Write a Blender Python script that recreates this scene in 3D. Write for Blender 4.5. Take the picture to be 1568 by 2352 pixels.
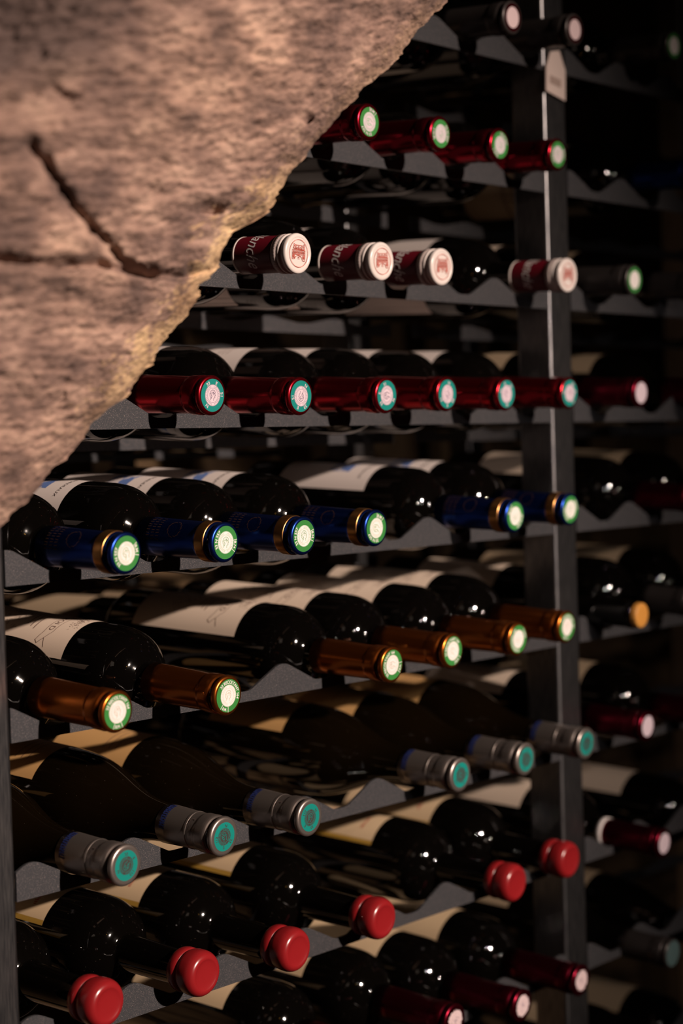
import bpy, math, random
from mathutils import Vector, Matrix, noise
random.seed(7)
S = bpy.context.scene
for o in list(bpy.data.objects): bpy.data.objects.remove(o)
COL = S.collection

# ------------------------------------------------------------------ camera
W, H, F = 1568.0, 2352.0, 4362.3
CAM = Vector((-0.9009, -0.9583, -0.0432))
YAW, PIT, ROL = math.radians(49.9475), math.radians(-1.9105), math.radians(-1.7246)
fwd = Vector((math.sin(YAW)*math.cos(PIT), math.cos(YAW)*math.cos(PIT), math.sin(PIT)))
rt0 = Vector((math.cos(YAW), -math.sin(YAW), 0)); up0 = rt0.cross(fwd)
RT = rt0*math.cos(ROL) + up0*math.sin(ROL)
UP = -rt0*math.sin(ROL) + up0*math.cos(ROL)
cd = bpy.data.cameras.new('camera'); cam = bpy.data.objects.new('camera', cd); COL.objects.link(cam)
M = Matrix((RT, UP, -fwd)).transposed().to_4x4(); M.translation = CAM
cam.matrix_world = M
cd.sensor_fit = 'HORIZONTAL'; cd.sensor_width = 24.0; cd.lens = F/W*24.0
cd.clip_start = 0.05; cd.clip_end = 50
cd.dof.use_dof = True; cd.dof.focus_distance = 1.41; cd.dof.aperture_fstop = 4.0
S.camera = cam

# ------------------------------------------------------------------ exposure, world, lights
vs = S.view_settings
vs.view_transform = 'Standard'; vs.look = 'None'; vs.exposure = 0.0; vs.gamma = 1.0; vs.use_curve_mapping = False
wd = bpy.data.worlds.new('cellar_air'); S.world = wd; wd.use_nodes = True
wd.node_tree.nodes['Background'].inputs[0].default_value = (1.0, 0.78, 0.62, 1)
wd.node_tree.nodes['Background'].inputs[1].default_value = 0.0005

def lamp(name, kind, loc, energy, color, radius=0.01, target=None, **kw):
    d = bpy.data.lights.new(name, kind); o = bpy.data.objects.new(name, d); COL.objects.link(o)
    d.energy = energy; d.color = color
    if kind != 'AREA': d.shadow_soft_size = radius
    o.location = loc
    if target is not None:
        o.rotation_euler = (Vector(target)-Vector(loc)).to_track_quat('-Z', 'Y').to_euler()
    for k, v in kw.items(): setattr(d, k, v)
    return o
KEY = (0.10, -6.00, 1.85)
lamp('key_spot', 'SPOT', KEY, 3300, (1.0, 0.80, 0.68), 0.07, (0.12, 0.0, -0.13), spot_size=math.radians(15.6), spot_blend=1.0)
lamp('ceiling_spot', 'SPOT', (0.0, -1.32, 0.24), 9.0, (1.0, 0.86, 0.80), 0.012, (0.75, 0.0, -0.30), spot_size=math.radians(33), spot_blend=0.25)
lamp('second_spot', 'SPOT', (0.34, -1.40, 0.16), 5.0, (1.0, 0.86, 0.80), 0.012, (0.95, 0.0, -0.35), spot_size=math.radians(44), spot_blend=0.3)
lamp('amber_lamp', 'POINT', (-0.13, -1.36, 0.26), 0.14, (1.0, 0.50, 0.10), 0.012)
lamp('room_light', 'AREA', (-1.6, -1.4, 1.1), 0.4, (1.0, 0.78, 0.62), target=(-0.1, -0.2, 0.2), size=0.5)

# ------------------------------------------------------------------ materials
def mat(name, col, rough=0.5, metal=0.0, **kw):
    m = bpy.data.materials.new(name); m.use_nodes = True
    b = m.node_tree.nodes['Principled BSDF']
    b.inputs['Base Color'].default_value = (*col, 1); b.inputs['Roughness'].default_value = rough
    b.inputs['Metallic'].default_value = metal
    for k, v in kw.items(): b.inputs[k.replace('_', ' ')].default_value = v
    return m
def nt(m): return m.node_tree.nodes, m.node_tree.links, m.node_tree.nodes['Principled BSDF']
def add_noise_bump(m, scale, strength, dist=0.0005, detail=4):
    N, L, b = nt(m)
    tc = N.new('ShaderNodeTexCoord'); n = N.new('ShaderNodeTexNoise'); n.inputs['Scale'].default_value = scale
    n.inputs['Detail'].default_value = detail
    bp = N.new('ShaderNodeBump'); bp.inputs['Strength'].default_value = strength; bp.inputs['Distance'].default_value = dist
    L.new(tc.outputs['Object'], n.inputs['Vector']); L.new(n.outputs['Fac'], bp.inputs['Height']); L.new(bp.outputs['Normal'], b.inputs['Normal'])
    return n
def speckle(m, base, spec, scale, thr, soft=0.06, rough=None):
    """small bright flecks (dust grains, powder-coat sparkle) in the surface itself"""
    N, L, b = nt(m)
    tc = N.new('ShaderNodeTexCoord'); v = N.new('ShaderNodeTexNoise'); v.inputs['Scale'].default_value = scale
    v.inputs['Detail'].default_value = 2
    r = N.new('ShaderNodeMapRange'); r.inputs['From Min'].default_value = thr; r.inputs['From Max'].default_value = thr+soft
    mx = N.new('ShaderNodeMix'); mx.data_type = 'RGBA'
    mx.inputs['A'].default_value = (*base, 1); mx.inputs['B'].default_value = (*spec, 1)
    L.new(tc.outputs['Object'], v.inputs['Vector']); L.new(v.outputs['Fac'], r.inputs['Value'])
    L.new(r.outputs['Result'], mx.inputs['Factor']); L.new(mx.outputs['Result'], b.inputs['Base Color'])
    return mx
def glass(name, col, dustcol=(0.09, 0.07, 0.055)):
    m = mat(name, col, 0.05, 0.0, Specular_IOR_Level=0.55, Sheen_Weight=0.005, Sheen_Roughness=0.15, Sheen_Tint=(0.8, 0.6, 0.5, 1))
    N, L, b = nt(m)
    tc = N.new('ShaderNodeTexCoord'); v = N.new('ShaderNodeTexVoronoi'); v.inputs['Scale'].default_value = 420
    v.inputs['Randomness'].default_value = 1
    n2 = N.new('ShaderNodeTexNoise'); n2.inputs['Scale'].default_value = 38
    L.new(tc.outputs['Object'], v.inputs['Vector']); L.new(tc.outputs['Object'], n2.inputs['Vector'])
    lt = N.new('ShaderNodeMath'); lt.operation = 'LESS_THAN'; lt.inputs[1].default_value = 0.075
    gt = N.new('ShaderNodeMath'); gt.operation = 'GREATER_THAN'; gt.inputs[1].default_value = 0.82
    sp = N.new('ShaderNodeSeparateColor')
    mu = N.new('ShaderNodeMath'); mu.operation = 'MULTIPLY'
    L.new(v.outputs['Distance'], lt.inputs[0]); L.new(v.outputs['Color'], sp.inputs[0]); L.new(sp.outputs[0], gt.inputs[0])
    L.new(lt.outputs[0], mu.inputs[0]); L.new(gt.outputs[0], mu.inputs[1])
    mx = N.new('ShaderNodeMix'); mx.data_type = 'RGBA'; mx.inputs['A'].default_value = (*col, 1); mx.inputs['B'].default_value = (*dustcol, 1)
    L.new(mu.outputs[0], mx.inputs['Factor']); L.new(mx.outputs['Result'], b.inputs['Base Color'])
    rr = N.new('ShaderNodeMapRange'); rr.inputs['To Min'].default_value = 0.04; rr.inputs['To Max'].default_value = 0.06
    L.new(n2.outputs['Fac'], rr.inputs['Value']); L.new(rr.outputs['Result'], b.inputs['Roughness'])
    return m
def foil(name, col, rough=0.25, metal=0.97, bump=0.2):
    m = mat(name, col, rough, metal)
    add_noise_bump(m, 160, bump, 0.0003)
    return m

G_RED = glass('dark_wine_glass', (0.0014, 0.0011, 0.0009))
G_AMB = glass('olive_brown_glass', (0.0034, 0.0019, 0.0007))
M_RED = foil('red_foil', (0.42, 0.012, 0.022)); M_DRED = foil('dark_red_foil', (0.30, 0.008, 0.022))
M_BLUE = foil('blue_foil', (0.012, 0.04, 0.24), 0.3); M_GOLD = foil('gold_band', (0.46, 0.22, 0.07), 0.3)
M_COPPER = foil('copper_foil', (0.44, 0.115, 0.018), 0.28); M_SILVER = foil('silver_foil', (0.33, 0.285, 0.26), 0.36, 0.9)
M_BURG = foil('burgundy_foil', (0.14, 0.006, 0.018), 0.3); M_BLACK = foil('black_foil', (0.05, 0.042, 0.04), 0.35, 0.6)
M_TIN = mat('white_tin', (0.56, 0.50, 0.47), 0.28)
M_WAX = mat('red_sealing_wax', (0.20, 0.009, 0.011), 0.26, 0.0, Subsurface_Weight=0.08, Subsurface_Radius=(0.004, 0.001, 0.001), Subsurface_Scale=0.5)
add_noise_bump(M_WAX, 90, 0.25, 0.0006)
M_PAPER = mat('cream_paper', (0.72, 0.58, 0.46), 0.75); add_noise_bump(M_PAPER, 900, 0.15, 0.0001)
M_WHITE = mat('white_paper', (0.68, 0.60, 0.56), 0.7)
M_OCHRE = mat('ochre_paper', (0.56, 0.32, 0.12), 0.7)
M_SAND = mat('sand_paper', (0.60, 0.44, 0.27), 0.7)
M_MUSTARD = mat('mustard_print', (0.38, 0.22, 0.03), 0.7)
M_TAN = mat('tan_paper', (0.42, 0.31, 0.20), 0.7)
M_INK = mat('black_ink', (0.05, 0.035, 0.03), 0.7); M_BROWNINK = mat('brown_ink', (0.16, 0.09, 0.07), 0.7)
M_REDINK = mat('red_ink', (0.42, 0.06, 0.035), 0.7); M_BLUEINK = mat('blue_ink', (0.08, 0.14, 0.34), 0.7)
M_SKYINK = mat('blue_picture_print', (0.16, 0.22, 0.42), 0.7); speckle(M_SKYINK, (0.10, 0.17, 0.40), (0.55, 0.50, 0.50), 90, 0.5, 0.05); M_NAVY = mat('navy_print', (0.01, 0.018, 0.09), 0.5); M_GOLDINK = mat('gold_print', (0.10, 0.05, 0.03), 0.4, 0.5)
M_WINERED = mat('wine_red_paper', (0.11, 0.003, 0.010), 0.4)
M_GREYPINK = mat('grey_pink_print', (0.42, 0.35, 0.33), 0.5)
M_GREEN = mat('green_seal', (0.025, 0.17, 0.032), 0.45); M_TEAL = mat('teal_seal', (0.003, 0.17, 0.145), 0.4)
M_SEALW = mat('white_seal', (0.66, 0.61, 0.59), 0.6); M_SEALLILAC = mat('lilac_seal', (0.52, 0.42, 0.47), 0.6)
M_GREENINK = mat('green_ink', (0.16, 0.36, 0.19), 0.6); M_LILACINK = mat('violet_ink', (0.10, 0.07, 0.12), 0.6)
M_PALEINK = mat('pale_olive_ink', (0.42, 0.42, 0.33), 0.6); M_DKTEAL = mat('grey_emboss', (0.09, 0.085, 0.08), 0.35, 0.6); M_SEALPINK = mat('dusty_pink_seal', (0.55, 0.42, 0.43), 0.6)
M_TAG = mat('tag_card', (0.52, 0.42, 0.38), 0.7); M_CORK = mat('amber_cap', (0.50, 0.22, 0.04), 0.5)
M_DTEAL = mat('dim_teal_cap', (0.06, 0.10, 0.10), 0.4)

M_RAIL = mat('speckled_powder_coat', (0.06, 0.062, 0.068), 0.42, 0.5)
speckle(M_RAIL, (0.052, 0.054, 0.060), (0.42, 0.34, 0.32), 2100, 0.60, 0.14)
M_POST = mat('grey_brushed_steel', (0.3, 0.3, 0.3), 0.33, 0.97)
def post_nodes():
    N, L, b = nt(M_POST)
    tc = N.new('ShaderNodeTexCoord'); mp = N.new('ShaderNodeMapping'); mp.inputs['Scale'].default_value = (900, 900, 60)
    n = N.new('ShaderNodeTexNoise'); n.inputs['Scale'].default_value = 1.0; n.inputs['Detail'].default_value = 5
    cr = N.new('ShaderNodeValToRGB'); cr.color_ramp.elements[0].position = 0.3; cr.color_ramp.elements[0].color = (0.10, 0.102, 0.112, 1)
    cr.color_ramp.elements[1].position = 0.75; cr.color_ramp.elements[1].color = (0.28, 0.27, 0.27, 1)
    L.new(tc.outputs['Object'], mp.inputs['Vector']); L.new(mp.outputs['Vector'], n.inputs['Vector'])
    L.new(n.outputs['Fac'], cr.inputs['Fac']); L.new(cr.outputs['Color'], b.inputs['Base Color'])
post_nodes()

# ------------------------------------------------------------------ helpers
def tag(o, label=None, cat=None, group=None, kind=None):
    if label: o['label'] = label
    if cat: o['category'] = cat
    if group: o['group'] = group
    if kind: o['kind'] = kind
    return o
def mesh(name, verts, faces, m, smooth=True):
    me = bpy.data.meshes.new(name); me.from_pydata(verts, [], faces); me.update()
    for p in me.polygons: p.use_smooth = smooth
    me.materials.append(m); return me
def obj(name, me, parent=None):
    o = bpy.data.objects.new(name, me); COL.objects.link(o)
    if parent: o.parent = parent
    return o
def empty(name, loc=(0, 0, 0)):
    o = bpy.data.objects.new(name, None); COL.objects.link(o); o.location = loc; o.empty_display_size = 0.02; return o
mm = 0.001
def lathe_mesh(name, prof, m, L, seg=72, closed=False):
    """prof: list of (s, r) in mm, s = distance back from the tip of the neck; axis = local z, tip at z = L"""
    vs, fs = [], []
    for s, r in prof:
        for k in range(seg):
            a = 2*math.pi*k/seg
            vs.append((r*mm*math.cos(a), r*mm*math.sin(a), L-s*mm))
    n = len(prof)
    for i in range(n-1):
        for k in range(seg):
            a, b = i*seg+k, i*seg+(k+1) % seg
            fs.append((a, a+seg, b+seg, b))
    if prof[0][1] > 0.01: fs.append(tuple(range(seg)))
    if prof[-1][1] > 0.01: fs.append(tuple(reversed(range((n-1)*seg, n*seg))))
    me = mesh(name, vs, fs, m)
    for p in me.polygons:
        if len(p.vertices) > 4: p.use_smooth = False
    return me
def smoothprof(pts, n=6):
    out = []
    P = [pts[0]]+list(pts)+[pts[-1]]
    for i in range(1, len(P)-2):
        p0, p1, p2, p3 = P[i-1], P[i], P[i+1], P[i+2]
        for k in range(n):
            t = k/n
            f = lambda a, b, c, d: 0.5*((2*b)+(-a+c)*t+(2*a-5*b+4*c-d)*t*t+(-a+3*b-3*c+d)*t**3)
            out.append((f(p0[0], p1[0], p2[0], p3[0]), f(p0[1], p1[1], p2[1], p3[1])))
    out.append(pts[-1]); return out
def wrap_patch(name, m, L, r, s0, s1, a0, a1, n=28, ns=2):
    """paper glued round the body: s from tip (mm), angle (deg) from local +Y towards -X"""
    vs, fs = [], []
    for i in range(n+1):
        a = math.radians(a0+(a1-a0)*i/n)
        for j in range(ns):
            s = s0+(s1-s0)*j/(ns-1)
            vs.append((-r*mm*math.sin(a), r*mm*math.cos(a), L-s*mm))
    for i in range(n):
        for j in range(ns-1):
            k = i*ns+j; fs.append((k, k+ns, k+ns+1, k+1))
    return mesh(name, vs, fs, m)
_tc = {}
def text_geo(txt, shear=0.0, bold=0.0):
    """flat triangles of a line of type, centred on x, baseline 0, unit size"""
    key = (txt, shear, bold)
    if key not in _tc:
        cu = bpy.data.curves.new('type', 'FONT'); cu.body = txt; cu.size = 1.0; cu.align_x = 'CENTER'; cu.shear = shear; cu.resolution_u = 3; cu.offset = bold
        o = bpy.data.objects.new('type', cu); me = bpy.data.meshes.new_from_object(o)
        _tc[key] = ([tuple(v.co) for v in me.vertices], [tuple(p.vertices) for p in me.polygons])
        bpy.data.objects.remove(o); bpy.data.meshes.remove(me); bpy.data.curves.remove(cu)
    return _tc[key]
class Buf:
    def __init__(s): s.v = []; s.f = []
    def add(s, vs, fs):
        n = len(s.v); s.v += vs; s.f += [tuple(i+n for i in f) for f in fs]
    def mesh(s, name, m): return mesh(name, s.v, s.f, m, False)
    # --- shapes on a wrapped cylinder; x along circumference mm (reading direction), y up towards the neck mm
    def wtext(s, txt, size, a_mid, s_base, r, L, shear=0, squeeze=1.0):
        vs, fs = text_geo(txt, shear)
        out = []
        for x, y, z in vs:
            a = math.radians(a_mid)+x*size*squeeze/r
            out.append((-r*mm*math.sin(a), r*mm*math.cos(a), L-(s_base-y*size)*mm))
        s.add(out, fs)
    def wline(s, pts, w, r, L):
        """pts: (angle deg, s mm) polyline of width w mm"""
        P = [Vector((math.radians(a)*r, -q)) for a, q in pts]
        for A, B in zip(P[:-1], P[1:]):
            d = (B-A)
            if d.length < 1e-6: continue
            n = max(1, int(d.length/3)); nn = Vector((-d.y, d.x)).normalized()*w/2
            vs, fs = [], []
            for i in range(n+1):
                c = A+d*i/n
                for q in (c-nn, c+nn):
                    a = q.x/r; vs.append((-r*mm*math.sin(a), r*mm*math.cos(a), L+q.y*mm))
            for i in range(n): fs.append((2*i, 2*i+1, 2*i+3, 2*i+2))
            s.add(vs, fs)
    # --- shapes on the flat end disc (local XY at height z)
    def dtext(s, txt, size, r, a_mid, z, inward=False, squeeze=1.0):
        vs, fs = text_geo(txt, 0.0, 0.018); out = []
        for x, y, _ in vs:
            if not inward:
                a = math.radians(a_mid)-x*size*squeeze/r; q = r+y*size
            else:
                a = math.radians(a_mid)+x*size*squeeze/r; q = r-y*size
            out.append((q*mm*math.cos(a), q*mm*math.sin(a), z))
        s.add(out, fs)
    def dline(s, pts, w, z):
        P = [Vector(p) for p in pts]
        for A, B in zip(P[:-1], P[1:]):
            d = B-A
            if d.length < 1e-6: continue
            n = Vector((-d.y, d.x)).normalized()*w/2; e = d.normalized()*w*0.3
            q = [A-n-e, A+n-e, B+n+e, B-n+e]
            s.add([(v.x*mm, v.y*mm, z) for v in q], [(0, 3, 2, 1)])
    def dring(s, r0, r1, z, a0=0, a1=360, n=48):
        vs, fs = [], []
        for i in range(n+1):
            a = math.radians(a0+(a1-a0)*i/n)
            vs += [(r0*mm*math.cos(a), r0*mm*math.sin(a), z), (r1*mm*math.cos(a), r1*mm*math.sin(a), z)]
        for i in range(n): fs.append((2*i, 2*i+1, 2*i+3, 2*i+2))
        s.add(vs, fs)
def ddisc(name, m, r, z, n=56, ragged=0):
    vs = []
    for k in range(n):
        a = 2*math.pi*k/n; q = r*(1+ragged*random.uniform(-1, 1))
        vs.append((q*mm*math.cos(a), q*mm*math.sin(a), z))
    return mesh(name, vs, [tuple(range(n))], m, False)

# ------------------------------------------------------------------ image ray helpers (used once, to read positions off the photo)
def ray(u, v): return (fwd + RT*((u-W/2)/F) - UP*((v-H/2)/F))
def on_plane_y(u, v, y=0.0):
    d = ray(u, v); return CAM + d*((y-CAM.y)/d.y)
def at_depth(u, v, d): return CAM + ray(u, v)*d

ROWS = 'ABCDEFGHI'
TIPY = {'E': -0.010, 'F': -0.012, 'H': 0.014, 'Z': 0}    # how far each row of necks stands out of the rack
PITCH, ROWH = 0.095, 0.108
TILT = math.radians(3.2)

# ------------------------------------------------------------------ setting
def box(name, x0, x1, y0, y1, z0, z1, m, parent=None, bev=0):
    vs = [(x, y, z) for x in (x0, x1) for y in (y0, y1) for z in (z0, z1)]
    fs = [(0, 1, 3, 2), (4, 6, 7, 5), (0, 4, 5, 1), (2, 3, 7, 6), (0, 2, 6, 4), (1, 5, 7, 3)]
    o = obj(name, mesh(name, vs, fs, m, False), parent)
    if bev:
        b = o.modifiers.new('edge', 'BEVEL'); b.width = bev; b.segments = 5
        for p in o.data.polygons: p.use_smooth = True
        wn = o.modifiers.new('wn', 'WEIGHTED_NORMAL'); wn.keep_sharp = True
    return o
M_ROOM = mat('dark_rubble_wall', (0.16, 0.10, 0.06), 0.9)
def room_nodes():
    N, L, b = nt(M_ROOM)
    tc = N.new('ShaderNodeTexCoord'); v = N.new('ShaderNodeTexVoronoi'); v.inputs['Scale'].default_value = 7
    n = N.new('ShaderNodeTexNoise'); n.inputs['Scale'].default_value = 14; n.inputs['Detail'].default_value = 6
    cr = N.new('ShaderNodeValToRGB'); cr.color_ramp.elements[0].color = (0.05, 0.03, 0.018, 1); cr.color_ramp.elements[1].color = (0.32, 0.20, 0.10, 1)
    L.new(tc.outputs['Object'], v.inputs['Vector']); L.new(tc.outputs['Object'], n.inputs['Vector'])
    L.new(n.outputs['Fac'], cr.inputs['Fac']); L.new(cr.outputs['Color'], b.inputs['Base Color'])
    bp = N.new('ShaderNodeBump'); bp.inputs['Distance'].default_value = 0.03; L.new(v.outputs['Distance'], bp.inputs['Height']); L.new(bp.outputs['Normal'], b.inputs['Normal'])
room_nodes()
tag(box('wall_back', -2.5, 4.0, 0.82, 0.92, -1.3, 1.7, M_ROOM), kind='structure')
tag(box('floor', -2.5, 4.0, -2.6, 1.20, -1.40, -1.3, M_ROOM), kind='structure')
tag(box('wall_right', 3.9, 4.0, -2.6, 1.20, -1.3, 1.7, M_ROOM), kind='structure')

# the big hewn stone of the arch in front of the rack
M_STONE = mat('hewn_limestone', (0.36, 0.24, 0.18), 0.92)
def stone_nodes():
    N, L, b = nt(M_STONE)
    tc = N.new('ShaderNodeTexCoord')
    n1 = N.new('ShaderNodeTexNoise'); n1.inputs['Scale'].default_value = 27; n1.inputs['Detail'].default_value = 8; n1.inputs['Roughness'].default_value = 0.62
    n2 = N.new('ShaderNodeTexNoise'); n2.inputs['Scale'].default_value = 7; n2.inputs['Detail'].default_value = 4
    n3 = N.new('ShaderNodeTexNoise'); n3.inputs['Scale'].default_value = 120; n3.inputs['Detail'].default_value = 5
    mp = N.new('ShaderNodeMapping'); mp.inputs['Scale'].default_value = (0.9, 0.9, 1.6)
    L.new(tc.outputs['Object'], mp.inputs['Vector'])
    for n in (n1, n2, n3): L.new(mp.outputs['Vector'], n.inputs['Vector'])
    c1 = N.new('ShaderNodeValToRGB')
    e = c1.color_ramp.elements; e[0].position = 0.36; e[0].color = (0.125, 0.078, 0.062, 1); e[1].position = 0.66; e[1].color = (0.45, 0.30, 0.225, 1)
    k = e.new(0.50); k.color = (0.255, 0.16, 0.122, 1)
    c2 = N.new('ShaderNodeValToRGB'); e = c2.color_ramp.elements; e[0].position = 0.35; e[0].color = (0.62, 0.60, 0.64, 1); e[1].position = 0.65; e[1].color = (1.0, 0.98, 0.95, 1)
    m1 = N.new('ShaderNodeMix'); m1.data_type = 'RGBA'; m1.blend_type = 'MULTIPLY'; m1.inputs['Factor'].default_value = 0.8
    L.new(n1.outputs['Fac'], c1.inputs['Fac']); L.new(n2.outputs['Fac'], c2.inputs['Fac'])
    L.new(c1.outputs['Color'], m1.inputs['A']); L.new(c2.outputs['Color'], m1.inputs['B'])
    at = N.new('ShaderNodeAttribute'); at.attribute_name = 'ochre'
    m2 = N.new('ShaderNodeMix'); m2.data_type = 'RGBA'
    c3 = N.new('ShaderNodeValToRGB'); e = c3.color_ramp.elements; e[0].position = 0.36; e[0].color = (0.27, 0.16, 0.085, 1); e[1].position = 0.66; e[1].color = (0.72, 0.50, 0.27, 1)  # yellower stone along the arris, with its golden light put into the colour
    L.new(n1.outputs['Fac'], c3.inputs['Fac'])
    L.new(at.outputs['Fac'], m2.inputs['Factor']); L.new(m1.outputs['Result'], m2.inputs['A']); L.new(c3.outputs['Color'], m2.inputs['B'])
    st = N.new('ShaderNodeAttribute'); st.attribute_name = 'corner_brown'
    m4 = N.new('ShaderNodeMix'); m4.data_type = 'RGBA'; m4.inputs['B'].default_value = (0.065, 0.042, 0.036, 1)  # dark brown mixed in towards the stone's upper left corner
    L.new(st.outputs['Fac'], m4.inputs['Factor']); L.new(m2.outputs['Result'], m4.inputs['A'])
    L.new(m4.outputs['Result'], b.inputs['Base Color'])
    bp = N.new('ShaderNodeBump'); bp.inputs['Distance'].default_value = 0.004; bp.inputs['Strength'].default_value = 0.8
    L.new(n3.outputs['Fac'], bp.inputs['Height']); L.new(bp.outputs['Normal'], b.inputs['Normal'])
stone_nodes()
EDGE = [(1480, -560), (1260, -300), (1150, -150), (1080, -55), (1045, 0), (1022, 28), (990, 60), (950, 112), (925, 148), (885, 178), (862, 192), (843, 222), (812, 248), (790, 280),
        (754, 318), (728, 352), (702, 384), (688, 402), (670, 428), (655, 455), (640, 480), (608, 500), (560, 528), (540, 560), (530, 590), (514, 625),
        (482, 650), (472, 690), (456, 716), (430, 745), (402, 772), (376, 820), (347, 858), (326, 884), (302, 918), (270, 940), (240, 966), (216, 1000),
        (205, 1022), (168, 1052), (140, 1080), (110, 1125), (86, 1150), (54, 1176), (32, 1202), (0, 1226), (-70, 1262), (-220, 1330)]
EDGE.sort(key=lambda p: p[1])
def edge_u(v):
    for (u0, v0), (u1, v1) in zip(EDGE[:-1], EDGE[1:]):
        if v0 <= v <= v1: return u0+(u1-u0)*(v-v0)/(v1-v0)
    return EDGE[-1][0]
def seg_d(p, pts):
    best = 1e9; t_at = 0
    for i, (A, B) in enumerate(zip(pts[:-1], pts[1:])):
        ax, ay = A; bx, by = B; dx, dy = bx-ax, by-ay
        t = max(0, min(1, ((p[0]-ax)*dx+(p[1]-ay)*dy)/(dx*dx+dy*dy)))
        d = math.hypot(p[0]-ax-t*dx, p[1]-ay-t*dy)
        if d < best: best = d
    return best
CR1 = [(60, 325), (105, 385), (150, 450), (190, 505), (222, 535), (262, 585), (330, 622)]
CR2 = [(-120, 585), (0, 592), (120, 606), (220, 601), (330, 622), (420, 630), (520, 606), (560, 590)]
CR3 = [(70, 200), (100, 180), (150, 215)]
CR4 = [(20, 430), (60, 480), (110, 560)]
def build_stone():
    me_v, me_f, och, corner_brown = [], [], [], []
    v0, v1, dv = -560, 1330, 5
    rows = int((v1-v0)/dv)+1; cols = 260
    for i in range(rows):
        v = v0+i*dv; ue = edge_u(v)+9*noise.fractal(Vector((v*0.035, 1.7, 0)), 0.5, 2.2, 4); uleft = -620
        for j in range(cols):
            w = (j/(cols-1))**1.25
            u = ue+(uleft-ue)*w
            inv = 1.053-2.67e-4*u-1.73e-4*v
            inv = max(inv, 0.70)
            P = at_depth(u, v, 1/inv)
            dpx = seg_d((u, v), EDGE) if w < 0.25 else 400
            # rounded, chipped arris that falls away from the viewer
            bw = 85+28*noise.noise(Vector((u*0.012, v*0.012, 3)))
            rec = 0.0
            if dpx < bw: rec += 0.009*(1-dpx/bw)**1.6
            q = Vector((u*0.006, v*0.011, 0))
            h = 0.0075*noise.fractal(q*0.8, 0.9, 2.1, 5) + 0.0040*noise.fractal(Vector((q.x*3.0, q.y*5.2, 2)), 0.8, 2.0, 4)
            h += 0.0011*noise.fractal(Vector((q.x*11, q.y*17, 0)), 0.6, 2.0, 4) - 0.05*math.exp(-(math.hypot((u+60)/230, (v+10)/190))**2)
            r2 = abs(noise.noise(q*2.3+Vector((9, 4, 0)))); h -= 0.002*max(0, 1-r2*9)
            c1 = seg_d((u, v), CR1); c2 = seg_d((u, v), CR2); c3 = seg_d((u, v), CR3); c4 = seg_d((u, v), CR4)
            wob = 1+0.5*noise.noise(Vector((u*0.03, v*0.03, 7)))
            h -= 0.018*math.exp(-(c1/(15*wob))**2)+0.024*math.exp(-(c2/(12*wob))**2)+0.012*math.exp(-(c3/(14*wob))**2)
            h -= 0.030*math.exp(-(math.hypot((u-480)/36, (v-476)/15))**2)+0.018*math.exp(-(math.hypot((u-708)/12, (v-272)/12))**2)
            h -= 0.018*math.exp(-(math.hypot((u-668)/30, (v-368)/9))**2)+0.016*math.exp(-(math.hypot((u-560)/22, (v-516)/8))**2)
            # the block below the long joint sits a little proud of the one above
            fade = 1.0 if dpx > 60 else dpx/60
            P = P - fwd*(h*(0.35+0.65*fade)) + Vector((0.25, 1, 0)).normalized()*rec*1.5
            me_v.append(P); 
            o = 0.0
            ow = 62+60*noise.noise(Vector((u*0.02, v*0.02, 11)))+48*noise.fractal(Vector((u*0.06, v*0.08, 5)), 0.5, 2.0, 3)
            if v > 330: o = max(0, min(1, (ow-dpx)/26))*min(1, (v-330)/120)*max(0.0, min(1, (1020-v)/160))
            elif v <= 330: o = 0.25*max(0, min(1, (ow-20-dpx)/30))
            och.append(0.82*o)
            corner_brown.append(max(0.0, min(0.9, 1.45*math.exp(-(math.hypot((u+10)/270, (v-10)/165))**2)*(1+0.5*noise.noise(Vector((u*0.012, v*0.012, 21)))))))
    for i in range(rows-1):
        for j in range(cols-1):
            a = i*cols+j; me_f.append((a, a+1, a+cols+1, a+cols))
    # reveal: the underside of the arch running back from the arris
    base = len(me_v); nb = 8
    for i in range(rows):
        P = me_v[i*cols]
        for k in range(1, nb+1):
            t = k/nb; n = noise.noise(P*30+Vector((k, 0, 0)))*0.003
            me_v.append(P+Vector((-0.015*t+n, 0.085*t, 0.010*t+n))); och.append(0.5*(1-t))
    for i in range(rows-1):
        prev = (i*cols, (i+1)*cols)
        for k in range(nb):
            c = (base+i*nb+k, base+(i+1)*nb+k); me_f.append((prev[0], prev[1], c[1], c[0])); prev = c
    # back face closing the block
    b0 = len(me_v)
    for i in range(rows):
        P = me_v[i*cols+cols-1]; me_v.append(P+Vector((-0.02, 0.085, 0))); och.append(0)
    for i in range(rows-1):
        me_f.append((base+i*nb+nb-1, base+(i+1)*nb+nb-1, b0+i+1, b0+i))
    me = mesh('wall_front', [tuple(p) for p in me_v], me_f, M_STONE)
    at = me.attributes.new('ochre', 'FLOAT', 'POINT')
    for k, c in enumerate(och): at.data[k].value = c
    at2 = me.attributes.new('corner_brown', 'FLOAT', 'POINT')
    for k, c in enumerate(corner_brown): at2.data[k].value = c
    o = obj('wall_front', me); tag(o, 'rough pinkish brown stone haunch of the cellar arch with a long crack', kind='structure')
build_stone()

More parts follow.
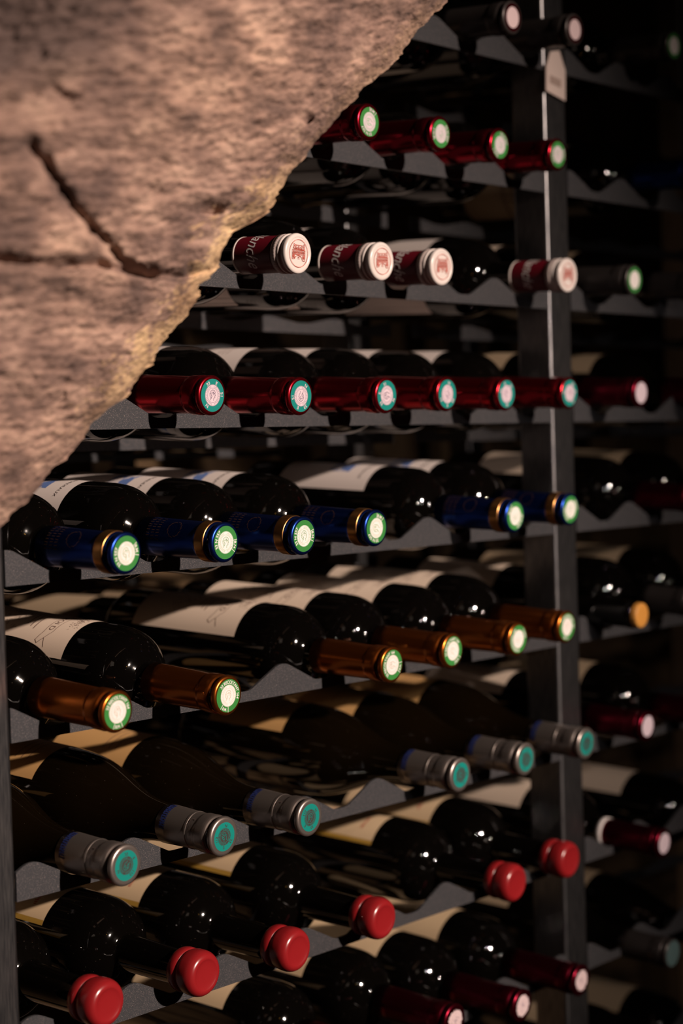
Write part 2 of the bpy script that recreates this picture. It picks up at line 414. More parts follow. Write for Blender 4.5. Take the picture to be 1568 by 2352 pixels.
# ------------------------------------------------------------------ the steel rack
rack = empty('wine_rack', (0.62, 0.07, -1.3))
tag(rack, 'grey speckled steel wine rack with wavy rails between square posts', 'rack')
def part(o):   # keep world place when parented to the rack
    o.parent = rack; o.matrix_parent_inverse = Matrix.Translation(-rack.location); return o
PY = 0.052                                  # front face of posts and rails
lp = on_plane_y(26, 1700, PY); rp = on_plane_y(1266, 900, PY)
XL, XR, PW = lp.x, rp.x, 0.038
ZROW = {}
CAPS = {  # cap centres read off the photo, main bay
 'A': {5: (1177, 40), 6: (1320, 68)}, 'B': {3: (848, 280), 4: (1012, 307), 5: (1148, 333), 6: (1281, 355)},
 'C': {2: (686, 582), 3: (878, 600), 4: (1016, 613), 6: (1305, 632)},
 'D': {1: (488, 908), 2: (691, 910), 3: (888, 908), 4: (1027, 905), 5: (1163, 905), 6: (1308, 903)},
 'E': {0: (290, 1271), 1: (518, 1246), 2: (698, 1231), 3: (864, 1213), 5: (1183, 1185), 6: (1310, 1170)},
 'F': {0: (270, 1635), 1: (524, 1598), 3: (901, 1527), 4: (1040, 1495), 5: (1190, 1468), 6: (1302, 1440)},
 'G': {0: (290, 1988), 1: (515, 1922), 2: (712, 1878), 4: (1058, 1780), 5: (1208, 1744), 6: (1347, 1708)},
 'H': {0: (250, 2308), 1: (474, 2240), 2: (685, 2185), 3: (884, 2113), 5: (1188, 2030), 6: (1312, 1977)},
 'I': {3: (872, 2432), 4: (1045, 2345), 5: (1200, 2310), 6: (1335, 2252)}}
for r in ROWS:
    zs = [on_plane_y(*uv, TIPY.get(r, 0)).z for uv in CAPS[r].values()]; ZROW[r] = sum(zs)/len(zs)
def wave_profile(x, x_slot0, valley, crest):
    """height of the wavy top edge at x; valleys under the slots"""
    t = ((x-x_slot0)/PITCH) % 1.0            # 0 = valley, .5 = crest
    t = min(t, 1-t)*2                        # 0..1
    if t < 0.17: f = 0.0
    elif t > 0.80: f = 1.0 - ((1-t)/0.2)**2*0.14
    else: f = (t-0.17)/0.63*0.86
    if 0.09 < t < 0.25: f = 0.86*(((t-0.09)/0.16)**2)*0.127/1.0*0.9
    return valley+(crest-valley)*f
def rail(name, x0, x1, y, zb, valley, crest, xs0, th=0.0022):
    n = int((x1-x0)/0.002); vs, fs = [], []
    for i in range(n+1):
        x = x0+(x1-x0)*i/n; zt = wave_profile(x, xs0, valley, crest)
        vs += [(x, y, zb), (x, y, zt), (x, y+th, zt), (x, y+th, zb)]
    for i in range(n):
        a = 4*i; b = a+4
        for k in range(4):
            k2 = (k+1) % 4; fs.append((a+k, a+k2, b+k2, b+k))
    fs += [(0, 3, 2, 1), (4*n, 4*n+1, 4*n+2, 4*n+3)]
    o = obj(name, mesh(name, vs, fs, M_RAIL, False)); return part(o)
XS0 = {}
for r in ROWS:
    xs = [on_plane_y(*uv, TIPY.get(r, 0)).x - i*PITCH for i, uv in CAPS[r].items()]; XS0[r] = sum(xs)/len(xs)
    za = ZROW[r] + (0.052-TIPY.get(r, 0))*math.tan(TILT)        # neck axis height over the front rail
    rail('front_rail', XL, XR, PY, za-0.0265, za-0.0185, za-0.0015, XS0[r])
    rail('front_rail', XR+PW, 2.2, PY, za-0.0265, za-0.0185, za-0.0015, XR+PW+0.05)
    zb = ZROW[r] + 0.245*math.tan(TILT)
    rail('rear_rail', XL, XR, 0.245, zb-0.052, zb-0.0425, zb-0.037, XS0[r])
    rail('rear_rail', XR+PW, 2.2, 0.245, zb-0.052, zb-0.0425, zb-0.037, XR+PW+0.05)
zj = ZROW['I']-ROWH + 0.052*math.tan(TILT)
rail('front_rail', XL, XR, PY, zj-0.0265, zj-0.0185, zj-0.0015, XS0['I'])
rail('front_rail', XR+PW, 2.2, PY, zj-0.0265, zj-0.0185, zj-0.0015, XR+PW+0.05)
for x in (XL-PW, XR, XR+PW+0.66):
    part(box('front_post', x, x+PW, PY, PY+PW, -1.3, 1.3, M_POST, bev=0.0035))
    part(box('rear_post', x, x+PW, 0.30, 0.30+PW, -1.3, 1.3, M_POST, bev=0.0035))
    part(box('front_post', x, x+PW, 0.66, 0.66+PW, -1.3, 1.3, M_POST, bev=0.0035))
for r in ROWS:   # rails of the far side of the rack
    zb = ZROW[r]
    rail('rear_rail', XL, XR, 0.40, zb-0.048, zb-0.0425, zb-0.040, XS0[r])
    rail('front_rail', XL, XR, 0.60, zb-0.026, zb-0.0195, zb-0.010, XS0[r])

# ------------------------------------------------------------------ bottles
BL = 0.300
BORD = [(3, 12.6), (4, 13.3), (10, 13.4), (13, 12.8), (40, 13.1), (78, 13.9)] + smoothprof([(81, 14.1), (83, 14.9), (84.6, 17.6), (87, 22.3), (90.6, 27.2), (95.5, 31.6), (102, 35.0), (110, 37.2), (120, 38.0)], 5) + [(140, 38.1), (200, 38.1), (292, 38.0)] + smoothprof([(294, 37.8), (298, 35.8), (300, 32)], 3) + [(297, 20), (278, 6)]
BURG = [(3, 12.6), (4, 13.3), (12, 13.4), (15, 12.9), (40, 13.6)] + smoothprof([(56, 14.2), (70, 15.4), (84, 18.0), (98, 22.6), (112, 28.4), (126, 33.8), (140, 37.6), (154, 39.6), (168, 40.5)], 4) + [(180, 40.6), (220, 40.6), (291, 40.4)] + smoothprof([(294, 40), (298, 38), (300, 34)], 3) + [(297, 20), (278, 6)]
def cap_prof(end, r1=14.5, lip=19):
    p = smoothprof([(0.0, 12.6), (0.25, 13.7), (1.1, 14.55), (2.3, 14.7), (3.6, 14.35), (4.8, 13.5), (5.8, 13.15), (6.8, 13.5), (7.8, 14.3), (9.2, 14.75)], 4)
    return p + [(12, 14.6), (lip-2, 14.55), (lip-0.6, 14.35), (lip+0.3, 13.85), (lip+2, 13.75)] + [((lip+2)*(1-t)+end*t, 13.75*(1-t)+r1*t) for t in (.25, .5, .75, 1)]

ME = {}
def shared(key, fn):
    if key not in ME: ME[key] = fn()
    return ME[key]
ZF = BL+0.00006
def seal_parts(root, kind, rot):
    """round tax seal on the end of the capsule: printed ring, centre, lettering"""
    q = math.radians(rot)
    def put(name, me, par):
        o = obj(name, me, par); return o
    spec = {'green_rec': (M_GREEN, 12.1, M_SEALW, 8.0), 'green_n': (M_GREEN, 12.1, M_SEALW, 8.2), 'green_b': (M_GREEN, 11.6, M_SEALLILAC, 7.8),
            'teal_e': (M_TEAL, 12.0, M_SEALLILAC, 7.9), 'teal_g': (M_TEAL, 10.7, M_DKTEAL, 6.7), 'pink': (M_DRED, 12.2, M_SEALPINK, 9.2),
            'ragged': (M_BURG, 12.2, M_SEALPINK, 9.4), 'white': (M_BURG, 12.4, M_SEALLILAC, 10.2), 'green_plain': (M_GREEN, 12.2, M_SEALW, 8.6)}[kind]
    ring = shared(('ring', kind), lambda: ddisc('tax_seal', spec[0], spec[1], ZF))
    s = put('tax_seal', ring, root); s.rotation_euler.z = q
    cen = shared(('cen', kind), lambda: ddisc('seal_centre', spec[2], spec[3], ZF+0.00006, ragged=0.09 if kind == 'ragged' else 0, n=90))
    put('seal_centre', cen, s)
    if kind in ('pink', 'white', 'green_plain'): return
    def ringtext():
        b = Buf(); z = ZF+0.00008
        if kind == 'green_rec':
            b.dtext('33 RECOLTANT 164', 3.3, 8.85, 62, z, squeeze=0.86)
            b.dtext('B.M.', 3.0, 11.3, 248, z, inward=True)
            for a in (228, 270): b.dline([(8.2*math.cos(math.radians(a)), 8.2*math.sin(math.radians(a))), (12*math.cos(math.radians(a)), 12*math.sin(math.radians(a)))], 0.42, z)
        elif kind in ('green_n', 'green_b'):
            b.dtext('33 N 557', 3.3, 8.9 if kind == 'green_n' else 8.5, 168, z)
            b.dtext('B.M.', 3.2, 8.8, -12, z)
            for a in (10, -36): b.dline([(8.2*math.cos(math.radians(a)), 8.2*math.sin(math.radians(a))), (11.8*math.cos(math.radians(a)), 11.8*math.sin(math.radians(a)))], 0.42, z)
        elif kind == 'teal_e':
            for t, a in (('33', 122), ('E', 68), ('51', 5), ('N', 235)): b.dtext(t, 3.4, 8.35, a, z)
        elif kind == 'teal_g':
            for t, a in (('33', 300), ('E', 238), ('112', 160), ('N', 50)): b.dtext(t, 2.9, 7.1, a, z)
        elif kind == 'ragged':
            for k in range(26):
                a = random.uniform(0, 6.28); r = random.uniform(0, 8); x, y = r*math.cos(a), r*math.sin(a)
                b.dline([(x, y), (x+random.uniform(-1, 1), y+random.uniform(1, 2.5))], 0.25, z)
        inkm = {'green_rec': M_SEALW, 'green_n': M_SEALW, 'green_b': M_SEALLILAC, 'teal_e': M_SEALLILAC, 'teal_g': M_DKTEAL, 'ragged': M_LILACINK}[kind]
        return b.mesh('seal_lettering', inkm)
    put('seal_lettering', shared(('rt', kind), ringtext), s)
    if kind == 'ragged': return
    def emblem():
        b = Buf(); z = ZF+0.00012; R = spec[3]
        b.dring(R-0.35, R-0.1, z); b.dring(R*0.66, R*0.66+0.2, z)
        for k in range(34):      # tiny ring legend, too small to read in the photo
            a = math.radians(k*360/34+4); r0, r1 = R*0.74, R*0.74+random.choice((0.9, 1.2))
            if k in (8, 9, 25, 26): continue
            b.dline([(r0*math.cos(a), r0*math.sin(a)), (r1*math.cos(a+0.03), r1*math.sin(a+0.03))], 0.28, z)
        s_ = R/8.0             # profile head in a cap
        b.dline([(x*s_, y*s_) for x, y in ((-2.6, -3.6), (-1.6, -2.4), (-2.8, -0.6), (-3.0, 1.2), (-2.0, 3.0), (-0.2, 4.0), (1.6, 3.6), (2.6, 2.4), (2.2, 1.2), (2.9, 0.0), (2.2, -0.4), (2.4, -1.5), (1.2, -2.2), (1.0, -3.8))], 0.42, z)
        b.dline([(x*s_, y*s_) for x, y in ((-2.6, 1.0), (-1.0, 1.8), (0.8, 1.4), (2.2, 1.4))], 0.38, z)
        b.dline([(x*s_, y*s_) for x, y in ((-1.6, 0.6), (-0.8, -0.8), (-1.4, -2.2))], 0.5, z)
        b.dline([(x*s_, y*s_) for x, y in ((0.2, 0.4), (1.4, 0.5))], 0.4, z)
        b.dline([(x*s_, y*s_) for x, y in ((0.1, 2.6), (0.9, 2.2), (0.2, 2.0))], 0.5, z)
        inkm = {'green_rec': M_PALEINK, 'green_n': M_GREENINK, 'green_b': M_GREENINK, 'teal_e': M_LILACINK, 'teal_g': M_TEAL}[kind]
        return b.mesh('seal_emblem', inkm)
    put('seal_emblem', shared(('em', kind), emblem), s)

def label_print(kind, r):
    b = Buf()
    if kind == 'F':     # arched banner and a crest of arms by the neck-side edge
        b.wtext('LE ROI D', 7.2, 14, 170, r, BL, 0.0, 1.05)
        b.wline([(-34, 176), (-20, 172.5), (10, 171.5), (40, 172.5), (52, 176), (56, 173), (48, 168), (60, 164)], 0.45, r, BL)
        b.wline([(-34, 168), (-18, 163), (10, 161.5), (38, 163), (48, 168)], 0.45, r, BL)
        rr = random.Random(3)
        for k in range(120):
            a = rr.gauss(8, 9); s = rr.gauss(150, 2.6); b.wline([(a, s), (a+rr.uniform(-2.5, 2.5), s+rr.uniform(-1.4, 1.4))], 0.32, r, BL)
        for k in range(3): b.wline([(-20+3*k, 186+5*k), (38-3*k, 186+5*k)], 0.9, r, BL)
        for k in range(60):
            a = rr.uniform(-35, 45); s = rr.uniform(205, 228); b.wline([(a, s), (a+rr.uniform(-8, 8), s+rr.uniform(-3, 3))], 0.35, r, BL)
        return b.mesh('label_print', M_BROWNINK)
    if kind == 'E':
        b.wtext('BORDEAUX', 4.6, 26, 157, r, BL, 0, 1.15)
        return b.mesh('label_print', M_INK)
    if kind == 'H':
        rr = random.Random(5)
        for k in range(9):
            b.wline([(22+2.6*k, 159), (23+2.6*k, 163-rr.uniform(0, 1.5))], 0.9, r, BL)
        b.wline([(5, 200), (40, 200)], 1.0, r, BL); b.wline([(10, 208), (35, 208)], 0.8, r, BL)
        return b.mesh('label_print', M_REDINK)
    if kind == 'G':
        for k in range(3): b.wline([(-10, 190+7*k), (40, 190+7*k)], 0.7, r, BL)
        return b.mesh('label_print', M_BROWNINK)
    if kind == 'D':
        for k in range(3): b.wline([(-20, 160+5*k), (30, 160+5*k)], 0.6, r, BL)
        return b.mesh('label_print', M_BROWNINK)
    if kind == 'B':
        for k in range(3): b.wline([(60, 180+14*k), (175, 180+14*k)], 2.4, r, BL)
        return b.mesh('label_print', M_BROWNINK)

KINDS = {
 # body, glass, capsule, seal, label (paper, s0, s1, a0, a1)
 'A': dict(body=BORD, glass=G_RED, cap=(M_BLACK, 76), seal='pink', lab=(M_PAPER, 145, 255, -60, 60)),
 'B': dict(body=BORD, glass=G_RED, cap=(M_DRED, 76), seal='green_b', lab=(M_PAPER, 145, 255, -60, 60)),
 'C': dict(body=BORD, glass=G_RED, cap=None, seal=None, lab=(M_WHITE, 142, 250, -150, 150)),
 'D': dict(body=BORD, glass=G_RED, cap=(M_RED, 76), seal='teal_e', lab=(M_WHITE, 138, 245, -150, 75), print='D'),
 'E': dict(body=BORD, glass=G_RED, cap=(M_BLUE, 78), seal='green_n', lab=(M_WHITE, 143, 250, -62, 66), print='E'),
 'F': dict(body=BORD, glass=G_RED, cap=(M_COPPER, 76), seal='green_rec', lab=(M_PAPER, 140, 262, -66, 70), print='F'),
 'G': dict(body=BURG, glass=G_AMB, cap=(M_SILVER, 57), seal='teal_g', lab=(M_OCHRE, 172, 262, -60, 62), print='G'),
 'H': dict(body=BORD, glass=G_RED, cap=None, seal=None, lab=(M_SAND, 142, 250, -66, 66), print='H'),
 'I': dict(body=BORD, glass=G_RED, cap=(M_BURG, 78), seal='ragged', lab=(M_SAND, 142, 250, -60, 66)),
 'Rw': dict(body=BORD, glass=G_RED, cap=(M_BURG, 70), seal='white', lab=(M_PAPER, 150, 250, -60, 62)),
 'Rt': dict(body=BORD, glass=G_RED, cap=(M_BURG, 70), seal='white', lab=(M_TAN, 142, 250, -150, 62), print='B'),
 'Rg': dict(body=BORD, glass=G_RED, cap=(M_BLACK, 70), seal='green_plain', lab=(M_PAPER, 150, 250, -60, 62)),
 'Rb': dict(body=BORD, glass=G_RED, cap=(M_BLUE, 70), seal='green_plain', lab=(M_TAN, 142, 262, -150, 160), print='B'),
 'Rk': dict(body=BORD, glass=G_RED, cap=(M_BLACK, 60), seal='pink', lab=(M_TAN, 142, 250, -60, 60)),
 'Rc': dict(body=BORD, glass=G_RED, cap=None, seal=None, lab=(M_PAPER, 150, 250, -60, 60)),
 'Rd': dict(body=BURG, glass=G_RED, cap=(M_BLACK, 55), seal=None, lab=(M_TAN, 175, 255, -60, 60)),
}
LMARK = {}
def make_bottle(kind):
    k = KINDS[kind]; root = empty('wine_bottle')
    gkey = 'burg' if k['body'] is BURG else 'bord'
    obj('glass_body', shared((gkey, k['glass'].name), lambda: lathe_mesh('glass_body', k['body'], k['glass'], BL)), root)
    rb = 40.6 if k['body'] is BURG else 38.1
    if k['cap']:
        m, end = k['cap']; r1 = 14.9 if k['body'] is BURG else 14.6
        cap = obj('capsule', shared(('cap', m.name, end), lambda: lathe_mesh('capsule', cap_prof(end, r1), m, BL)), root)
        if kind == 'E':
            obj('gold_band', shared('gband', lambda: lathe_mesh('gold_band', smoothprof([(8.6, 14.4), (8.9, 15.0), (10.0, 15.25), (16.5, 15.2), (17.8, 15.0), (18.1, 14.4)], 3), M_GOLD, BL)), cap)
            def cprint():
                b = Buf(); rr = random.Random(9)
                for c in (66, 61, 56):
                    for q in range(9): 
                        a = 20+q*9; b.wline([(a, c+1.6), (a+rr.uniform(-2, 2), c-1.6)], 0.45, 14.9, BL)
                for q in range(14):
                    t = q/14*2*math.pi; t2 = (q+0.9)/14*2*math.pi
                    b.wline([(58+26*math.cos(t), 40+7*math.sin(t)), (58+24*math.cos(t2)+rr.uniform(-3, 3), 40+6*math.sin(t2))], 0.4, 14.9, BL)
                return b.mesh('capsule_print', M_GOLDINK)
            obj('capsule_print', shared('cprint', cprint), cap)
        if kind == 'G':
            def nprint():
                b = Buf(); rr = random.Random(4)
                for q in range(13):
                    a = 5+q*7; b.wline([(a, 53), (a+2, 47.5)], 1.1, 15.0, BL); b.wline([(a, 53 if q % 2 else 48), (a+5, 52 if q % 3 else 48.5)], 0.8, 15.0, BL)
                return b.mesh('capsule_print', M_NAVY)
            obj('capsule_print', shared('nprint', nprint), cap)
            def tear():
                b = Buf(); b.wline([(62, 24.5), (50, 24.8), (44, 23.8), (41, 21.5), (44, 20.2)], 1.0, 14.35, BL); b.wline([(96, 22), (62, 22)], 0.35, 14.35, BL); b.wline([(120, 25.5), (60, 26)], 0.35, 14.35, BL)
                return b.mesh('tear_slit', M_INK)
            obj('tear_slit', shared('tear', tear), cap)
            obj('perforated_rib', shared('rib', lambda: lathe_mesh('perforated_rib', smoothprof([(26.5, 13.6), (27, 14.2), (28, 14.3), (29, 14.2), (29.5, 13.6)], 3), M_SILVER, BL)), cap)
    if k['seal']: seal_parts(root, k['seal'], 0)
    if kind == 'C':
        cp = obj('foil_cap', shared('tin', lambda: lathe_mesh('foil_cap', [(0.5, 12.2)]+smoothprof([(0.0, 12.6), (0.2, 14.2), (1.0, 15.2), (2.6, 15.5), (4.2, 15.2), (5.0, 14.5), (6.0, 14.2), (7.0, 14.6), (7.8, 15.3), (9.0, 15.4)], 4)+[(9.4, 15.2), (16.0, 15.2), (16.3, 13)], M_TIN, BL)), root)
        def band():
            return lathe_mesh('printed_band', [(9.9, 15.1), (9.9, 15.26), (15.8, 15.26), (15.8, 15.1)], M_GREYPINK, BL)
        pb = obj('printed_band', shared('pband', band), cp)
        def bprint():
            b = Buf(); 
            for s in (10.3, 15.4): b.wline([(a, s) for a in range(-180, 181, 6)], 0.3, 15.32, BL)
            rr = random.Random(2)
            for q in range(40): b.wline([(q*9-180, 14), (q*9-178+rr.uniform(-2, 2), 11.8)], 0.35, 15.32, BL)
            return b.mesh('band_print', M_BROWNINK)
        def house():
            b = Buf(); z = ZF+0.00003
            b.dring(10.3, 10.7, z)
            Lx = lambda pts, w=0.38: b.dline(pts, w, z)
            Lx([(-6.5, 3.6), (-4.6, 6.2), (4.2, 6.2), (6.6, 3.2)]); Lx([(-6.5, 3.6), (6.6, 3.2)]); Lx([(5.6, 4.6), (5.6, 7.2), (6.5, 7.2), (6.5, 4)]); Lx([(-5.9, 5), (-5.9, 7), (-5.2, 7), (-5.2, 5.6)])
            Lx([(-7.2, 2.6), (7.2, 2.6)]); Lx([(-7.2, 2.6), (-7.2, -4.6)]); Lx([(7.2, 2.6), (7.2, -5.4)]); Lx([(-7.2, -4.6), (-4.6, -4.4)]); Lx([(4.8, -5.2), (7.2, -5.4)])
            for x in (-3.4, -0.2, 3.0):
                Lx([(x-1.1, 3.0), (x-1.1, 4.6), (x, 5.6), (x+1.1, 4.6), (x+1.1, 3.0)], 0.34); Lx([(x, 3.2), (x, 4.7)], 0.5)
            for x in (-5.9, -4.4, -2.9, -1.4, 0.1, 1.6, 3.1, 4.6, 6.0):
                Lx([(x, 1.9), (x, 0.0)], 0.62)
            Lx([(-7.2, -0.7), (7.2, -0.8)], 0.5); Lx([(-7.2, 0.4), (7.2, 0.3)], 0.25)
            Lx([(-4.6, -4.4), (-3.6, -2.8), (-1.8, -1.8), (0.2, -1.6), (2.2, -2.0), (3.8, -3.2), (4.8, -5.2)], 0.45)
            for y in (-1.6, -2.5, -3.4): Lx([(-7.0, y), (-4.4, y)], 0.55); Lx([(4.6, y-0.2), (7.0, y-0.2)], 0.55)
            Lx([(-1.2, -4), (1.4, -4.1)], 0.3); Lx([(-0.6, -2.8), (0.9, -2.9)], 0.6)
            return b.mesh('house_engraving', M_REDINK)
        obj('band_print', shared('bprint', bprint), cp); 
        hs = obj('house_engraving', shared('house', house), cp)
        nl = obj('neck_label', shared('nlab', lambda: lathe_mesh('neck_label', [(17.5, 13.3), (17.5, 14.2), (17.6, 14.3), (18, 14.3), (30, 14.4), (54.2, 14.5), (54.6, 14.5), (54.6, 13.3)], M_WINERED, BL)), root)
        obj('label_border', shared('nbord', lambda: lathe_mesh('label_border', [(54.6, 13.3), (54.6, 14.6), (56.8, 14.6), (56.8, 13.3)], M_WHITE, BL)), nl)
        def script():
            b = Buf(); b.wtext('Blanche', 17, 62, 41, 14.62, BL, 0.45, 0.72); return b.mesh('neck_lettering', M_SEALW)
        obj('neck_lettering', shared('script', script), nl)
    if kind == 'H':
        obj('wax_seal', shared('wax', lambda: lathe_mesh('wax_seal', [(1.3, 0.01), (1.2, 6), (1.0, 9.0)]+smoothprof([(0.5, 10.8), (0.15, 12.0), (0.5, 13.8), (1.9, 15.6), (4.6, 16.9), (8.0, 17.3), (13, 17.0), (15.6, 16.3), (16.5, 15.4), (17.1, 15.3), (17.9, 16.2), (20, 16.8), (23.0, 16.6), (26, 15.6), (27.5, 13.5)], 4), M_WAX, BL)), root)
    if kind == 'Rc':
        obj('stopper', shared('cork', lambda: lathe_mesh('stopper', smoothprof([(-4, 9.0), (-3.6, 11), (-2.6, 12.0), (0, 12.2), (2, 12.2), (4, 11)], 3), M_CORK, BL)), root)
    if kind == 'Rd':
        obj('cap_disc', shared('dteal', lambda: ddisc('cap_disc', M_DTEAL, 12.6, ZF)), root)
    if k['lab']:
        m, s0, s1, a0, a1 = k['lab']
        lb = obj('label', shared(('lab', kind), lambda: wrap_patch('label', m, BL, rb+0.15, s0, s1, a0, a1)), root)
        if k.get('print'): obj('label_print', shared(('lp', kind), lambda: label_print(k['print'], rb+0.28)), lb)
        if kind == 'H':
            obj('label_border', shared('hb', lambda: wrap_patch('label_border', M_MUSTARD, BL, rb+0.22, s0, s1, a1-6, a1, 3)), lb)
            obj('label_border', shared('hb2', lambda: wrap_patch('label_border', M_MUSTARD, BL, rb+0.22, s0, s1, a0, a0+6, 3)), lb)
        if kind == 'E':
            obj('label_picture', shared('ep', lambda: wrap_patch('label_picture', M_SKYINK, BL, rb+0.24, 172, 196, -30, 34, 18)), lb)
    return root
def copy_tree(o, parent=None):
    c = o.copy(); COL.objects.link(c)
    if parent: c.parent = parent
    for ch in list(o.children): copy_tree(ch, c)
    return c
PROTO = {}
def bottle(kind, tip, label, group=None, seal=0, yaw=0.0, pitch=0.0, roll=0.0, flip=False, tilt=TILT):
    if kind in PROTO: root = copy_tree(PROTO[kind])
    else: root = make_bottle(kind); PROTO[kind] = root
    t = tilt+math.radians(pitch); y = math.radians(yaw)
    zl = Vector((math.sin(y)*math.cos(t), -math.cos(y)*math.cos(t), -math.sin(t)))
    if flip: zl = Vector((zl.x, -zl.y, zl.z))
    upv = Vector((0, 0, 1)); yl = (upv-zl*upv.dot(zl)).normalized(); xl = yl.cross(zl)
    R3 = Matrix((xl, yl, zl)).transposed() @ Matrix.Rotation(math.radians(roll), 3, 'Z')
    base = Vector(tip)-zl*BL
    M4 = R3.to_4x4(); M4.translation = base; root.matrix_world = M4
    for ch in root.children:
        if ch.name.startswith('tax_seal'): ch.rotation_euler.z = math.radians(seal)
    for key in ('label', 'category', 'group'):
        if key in root: del root[key]
    tag(root, label, 'bottle', group)
    return root

ORD = ['first', 'second', 'third', 'fourth', 'fifth', 'sixth', 'seventh']
DESC = {'A': 'bottle with black capsule and pink seal, {} from the left in the top row',
 'B': 'bottle with dark red capsule and green-ringed seal, {} from the left in its row',
 'C': 'bottle with white cap and wine-red neck label, {} from the left in its row',
 'D': 'bottle with bright red capsule and teal seal, {} from the left in its row',
 'E': 'bottle with blue capsule, gold band and green seal, {} from the left',
 'F': 'bottle with copper capsule and green lettered seal, {} from the left in its row',
 'G': 'slope-shouldered bottle with silver capsule and teal seal, {} from the left',
 'H': 'bottle dipped in bright red wax, {} from the left in the wax-sealed row',
 'I': 'bottle with dark burgundy capsule in the bottom row, {} from the left'}
GRP = {'A': 'black-capped bottles on the top rail', 'B': 'dark red capped bottles under the top rail', 'C': 'white-capped bottles with red neck labels', 'D': 'red-capped bottles with teal seals',
 'E': 'blue-capped bottles with gold bands', 'F': 'copper-capped bottles', 'G': 'silver-capped bottles', 'H': 'red wax sealed bottles', 'I': 'burgundy-capped bottles on the bottom rail'}
SEAL = {'F': {0: 25, 1: 0, 3: 95, 4: 60, 5: 140, 6: 10}, 'E': {0: 30, 1: 0, 2: 12, 3: 75, 5: 160, 6: 40}, 'D': {1: 0, 2: 180, 3: 100, 4: 200, 5: 40, 6: 300},
        'G': {0: 150, 1: 30, 2: -15, 4: 60, 5: 200, 6: 120}, 'B': {3: 80, 4: 200, 5: 240, 6: 20}}
PITCHD = {('F', 0): 1.2, ('F', 1): 1.2, ('G', 1): 0.8}
for r in ROWS:
    items = sorted(CAPS[r].items())
    for n, (i, uv) in enumerate(items):
        bottle(r, on_plane_y(*uv, TIPY.get(r, 0)), DESC[r].format(ORD[n]), GRP[r], SEAL.get(r, {}).get(i, (i*67) % 360), pitch=PITCHD.get((r, i), 0), roll=random.uniform(-3, 3))

# right-hand bay, beyond the post
RIGHT = [('A', 'Rg', (1548, 105), 'dark bottle with green-ringed white cap end, top right beyond the post'),
 ('B', 'Rb', (1592, 400), 'bottle with dark blue capsule beyond the post at the right edge, upper part'),
 ('C', 'Rg', (1457, 643), 'dark bottle with green-ringed end just right of the last white-capped bottle'),
 ('C', 'Rk', (1610, 655), 'dark capped bottle cut by the right edge, beside the green-ringed one'),
 ('D', 'Rt', (1472, 902), 'bottle with burgundy capsule and white end, level with the teal-sealed row'),
 ('D', 'Rt', (1660, 900), 'bottle with striped tan label right of the post, level with teal seals'),
 ('E', 'Rw', (1600, 1145), 'bottle with dark red capsule at the right edge, level with blue capsules'),
 ('E', 'Rt', (1720, 1130), 'second dark bottle beyond the post, level with the blue capsules'),
 ('F', 'Rc', (1467, 1413), 'dark bottle with a round amber stopper beyond the post'),
 ('F', 'Rk', (1600, 1385), 'dark bottle right of the amber-stoppered one'),
 ('F', 'Rk', (1715, 1360), 'dark bottle at the right edge, two along from the amber stopper'),
 ('G', 'Rw', (1487, 1668), 'bottle with burgundy capsule and pale end right of the silver capsules'),
 ('G', 'Rt', (1640, 1640), 'bottle with tan label at the right edge above the white-ringed one'),
 ('H', 'Rw', (1525, 1937), 'bottle with burgundy capsule and broad white neck ring right of the post'),
 ('H', 'Rw', (1740, 1900), 'bottle with a pale pink label at the right edge, beside the white-ringed one'),
 ('I', 'Rd', (1545, 2190), 'slope-shouldered dark bottle with dim teal end near the bottom right corner'),
 ('I', 'Rd', (1700, 2160), 'dark slope-shouldered bottle cut by the lower right edge'),
 ('J', 'Rk', (1585, 2455), 'dark bottle in the bottom right corner, its shoulder just in frame'),
 ('J', 'Rk', (1722, 2418), 'dark bottle at the bottom right edge below the dim teal end')]
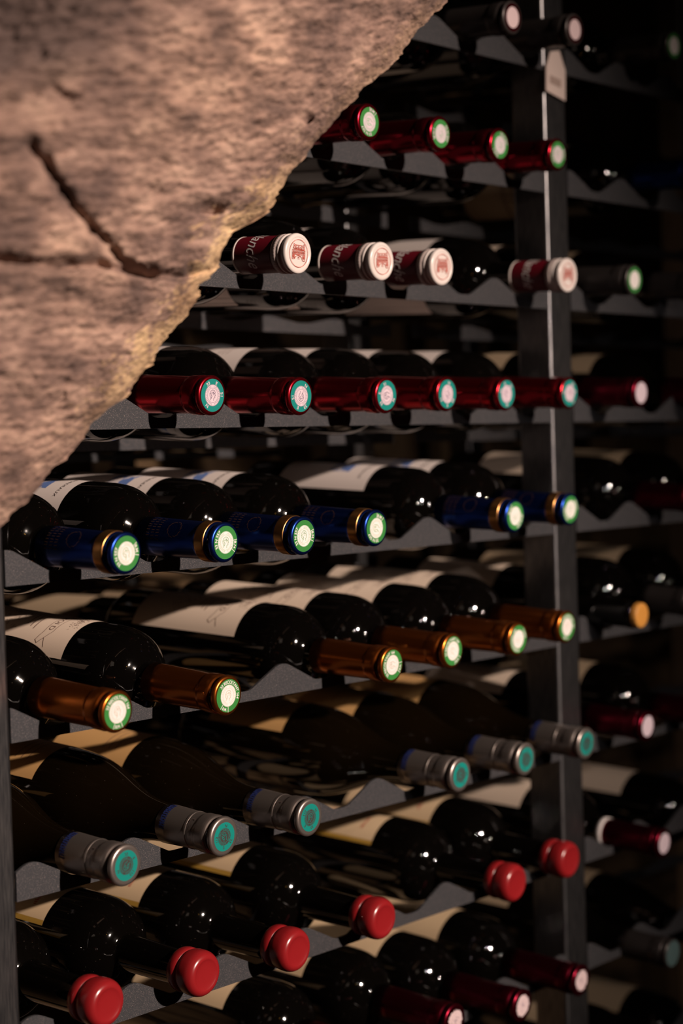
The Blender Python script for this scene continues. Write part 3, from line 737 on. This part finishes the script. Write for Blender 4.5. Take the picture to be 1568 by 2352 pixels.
for r, k, uv, lab in RIGHT:
    t = on_plane_y(*uv); b = bottle(k, t, lab, 'bottles in the bay beyond the post', (uv[0]*7) % 360)
    if uv == (1525, 1937):
        nk = obj('neck_ring', lathe_mesh('neck_ring', [(64, 14.4), (64, 15.0), (71, 15.2), (71, 14.4)], M_SEALW, BL), b)

# bottles lying the other way in the far side of the rack, seen in the gaps
far = {'B': [1, 2, 4, 5], 'C': [0, 1, 3, 4], 'D': [0, 2, 3, 5], 'E': [-1, 1, 3, 4, 6], 'F': [0, 2, 4, 5], 'G': [1, 3, 5]}
for r, sl in far.items():
    for n, i in enumerate(sl):
        x = XS0[r]+i*PITCH
        if x < XL+0.045: continue
        bottle('Rd' if (i+ord(r)) % 3 == 0 else 'Rk', (x, 0.665, ZROW[r]-0.003), 'dark bottle lying the other way deep behind the {} row, {} from left'.format({'B': 'dark red', 'C': 'white-capped', 'D': 'red-capped', 'E': 'blue-capped', 'F': 'copper-capped', 'G': 'silver-capped'}[r], ORD[n]), 'bottles on the far side of the rack', flip=True, tilt=0.0)

# ------------------------------------------------------------------ price tag hanging on the post
def price_tag():
    y = PY-0.004
    px = [(1264, 118), (1284, 116), (1298, 162), (1298, 232), (1254, 208), (1254, 152)]
    P = [on_plane_y(u, v, y) for u, v in px]
    c = P[0].lerp(P[1], 0.5); root = empty('price_tag', (c.x, c.y, min(p.z for p in P)))
    o0 = root.location
    n = len(P); vs = [tuple(p-o0) for p in P]+[tuple(p-o0+Vector((0, 0.0012, 0))) for p in P]
    fs = [tuple(reversed(range(n))), tuple(range(n, 2*n))]+[(i, (i+1) % n, n+(i+1) % n, n+i) for i in range(n)]
    obj('card', mesh('card', vs, fs, M_TAG, False), root)
    q = [(1263, 172), (1288, 184), (1288, 202), (1263, 190)]
    Q = [on_plane_y(u, v, y-0.0003)-o0 for u, v in q]
    obj('printed_block', mesh('printed_block', [tuple(p) for p in Q], [(0, 1, 2, 3)], mat('grey_brown_print', (0.30, 0.22, 0.19), 0.7), False), root)
    tag(root, 'small pale card tag with pointed top hanging on the right post', 'tag')
price_tag()
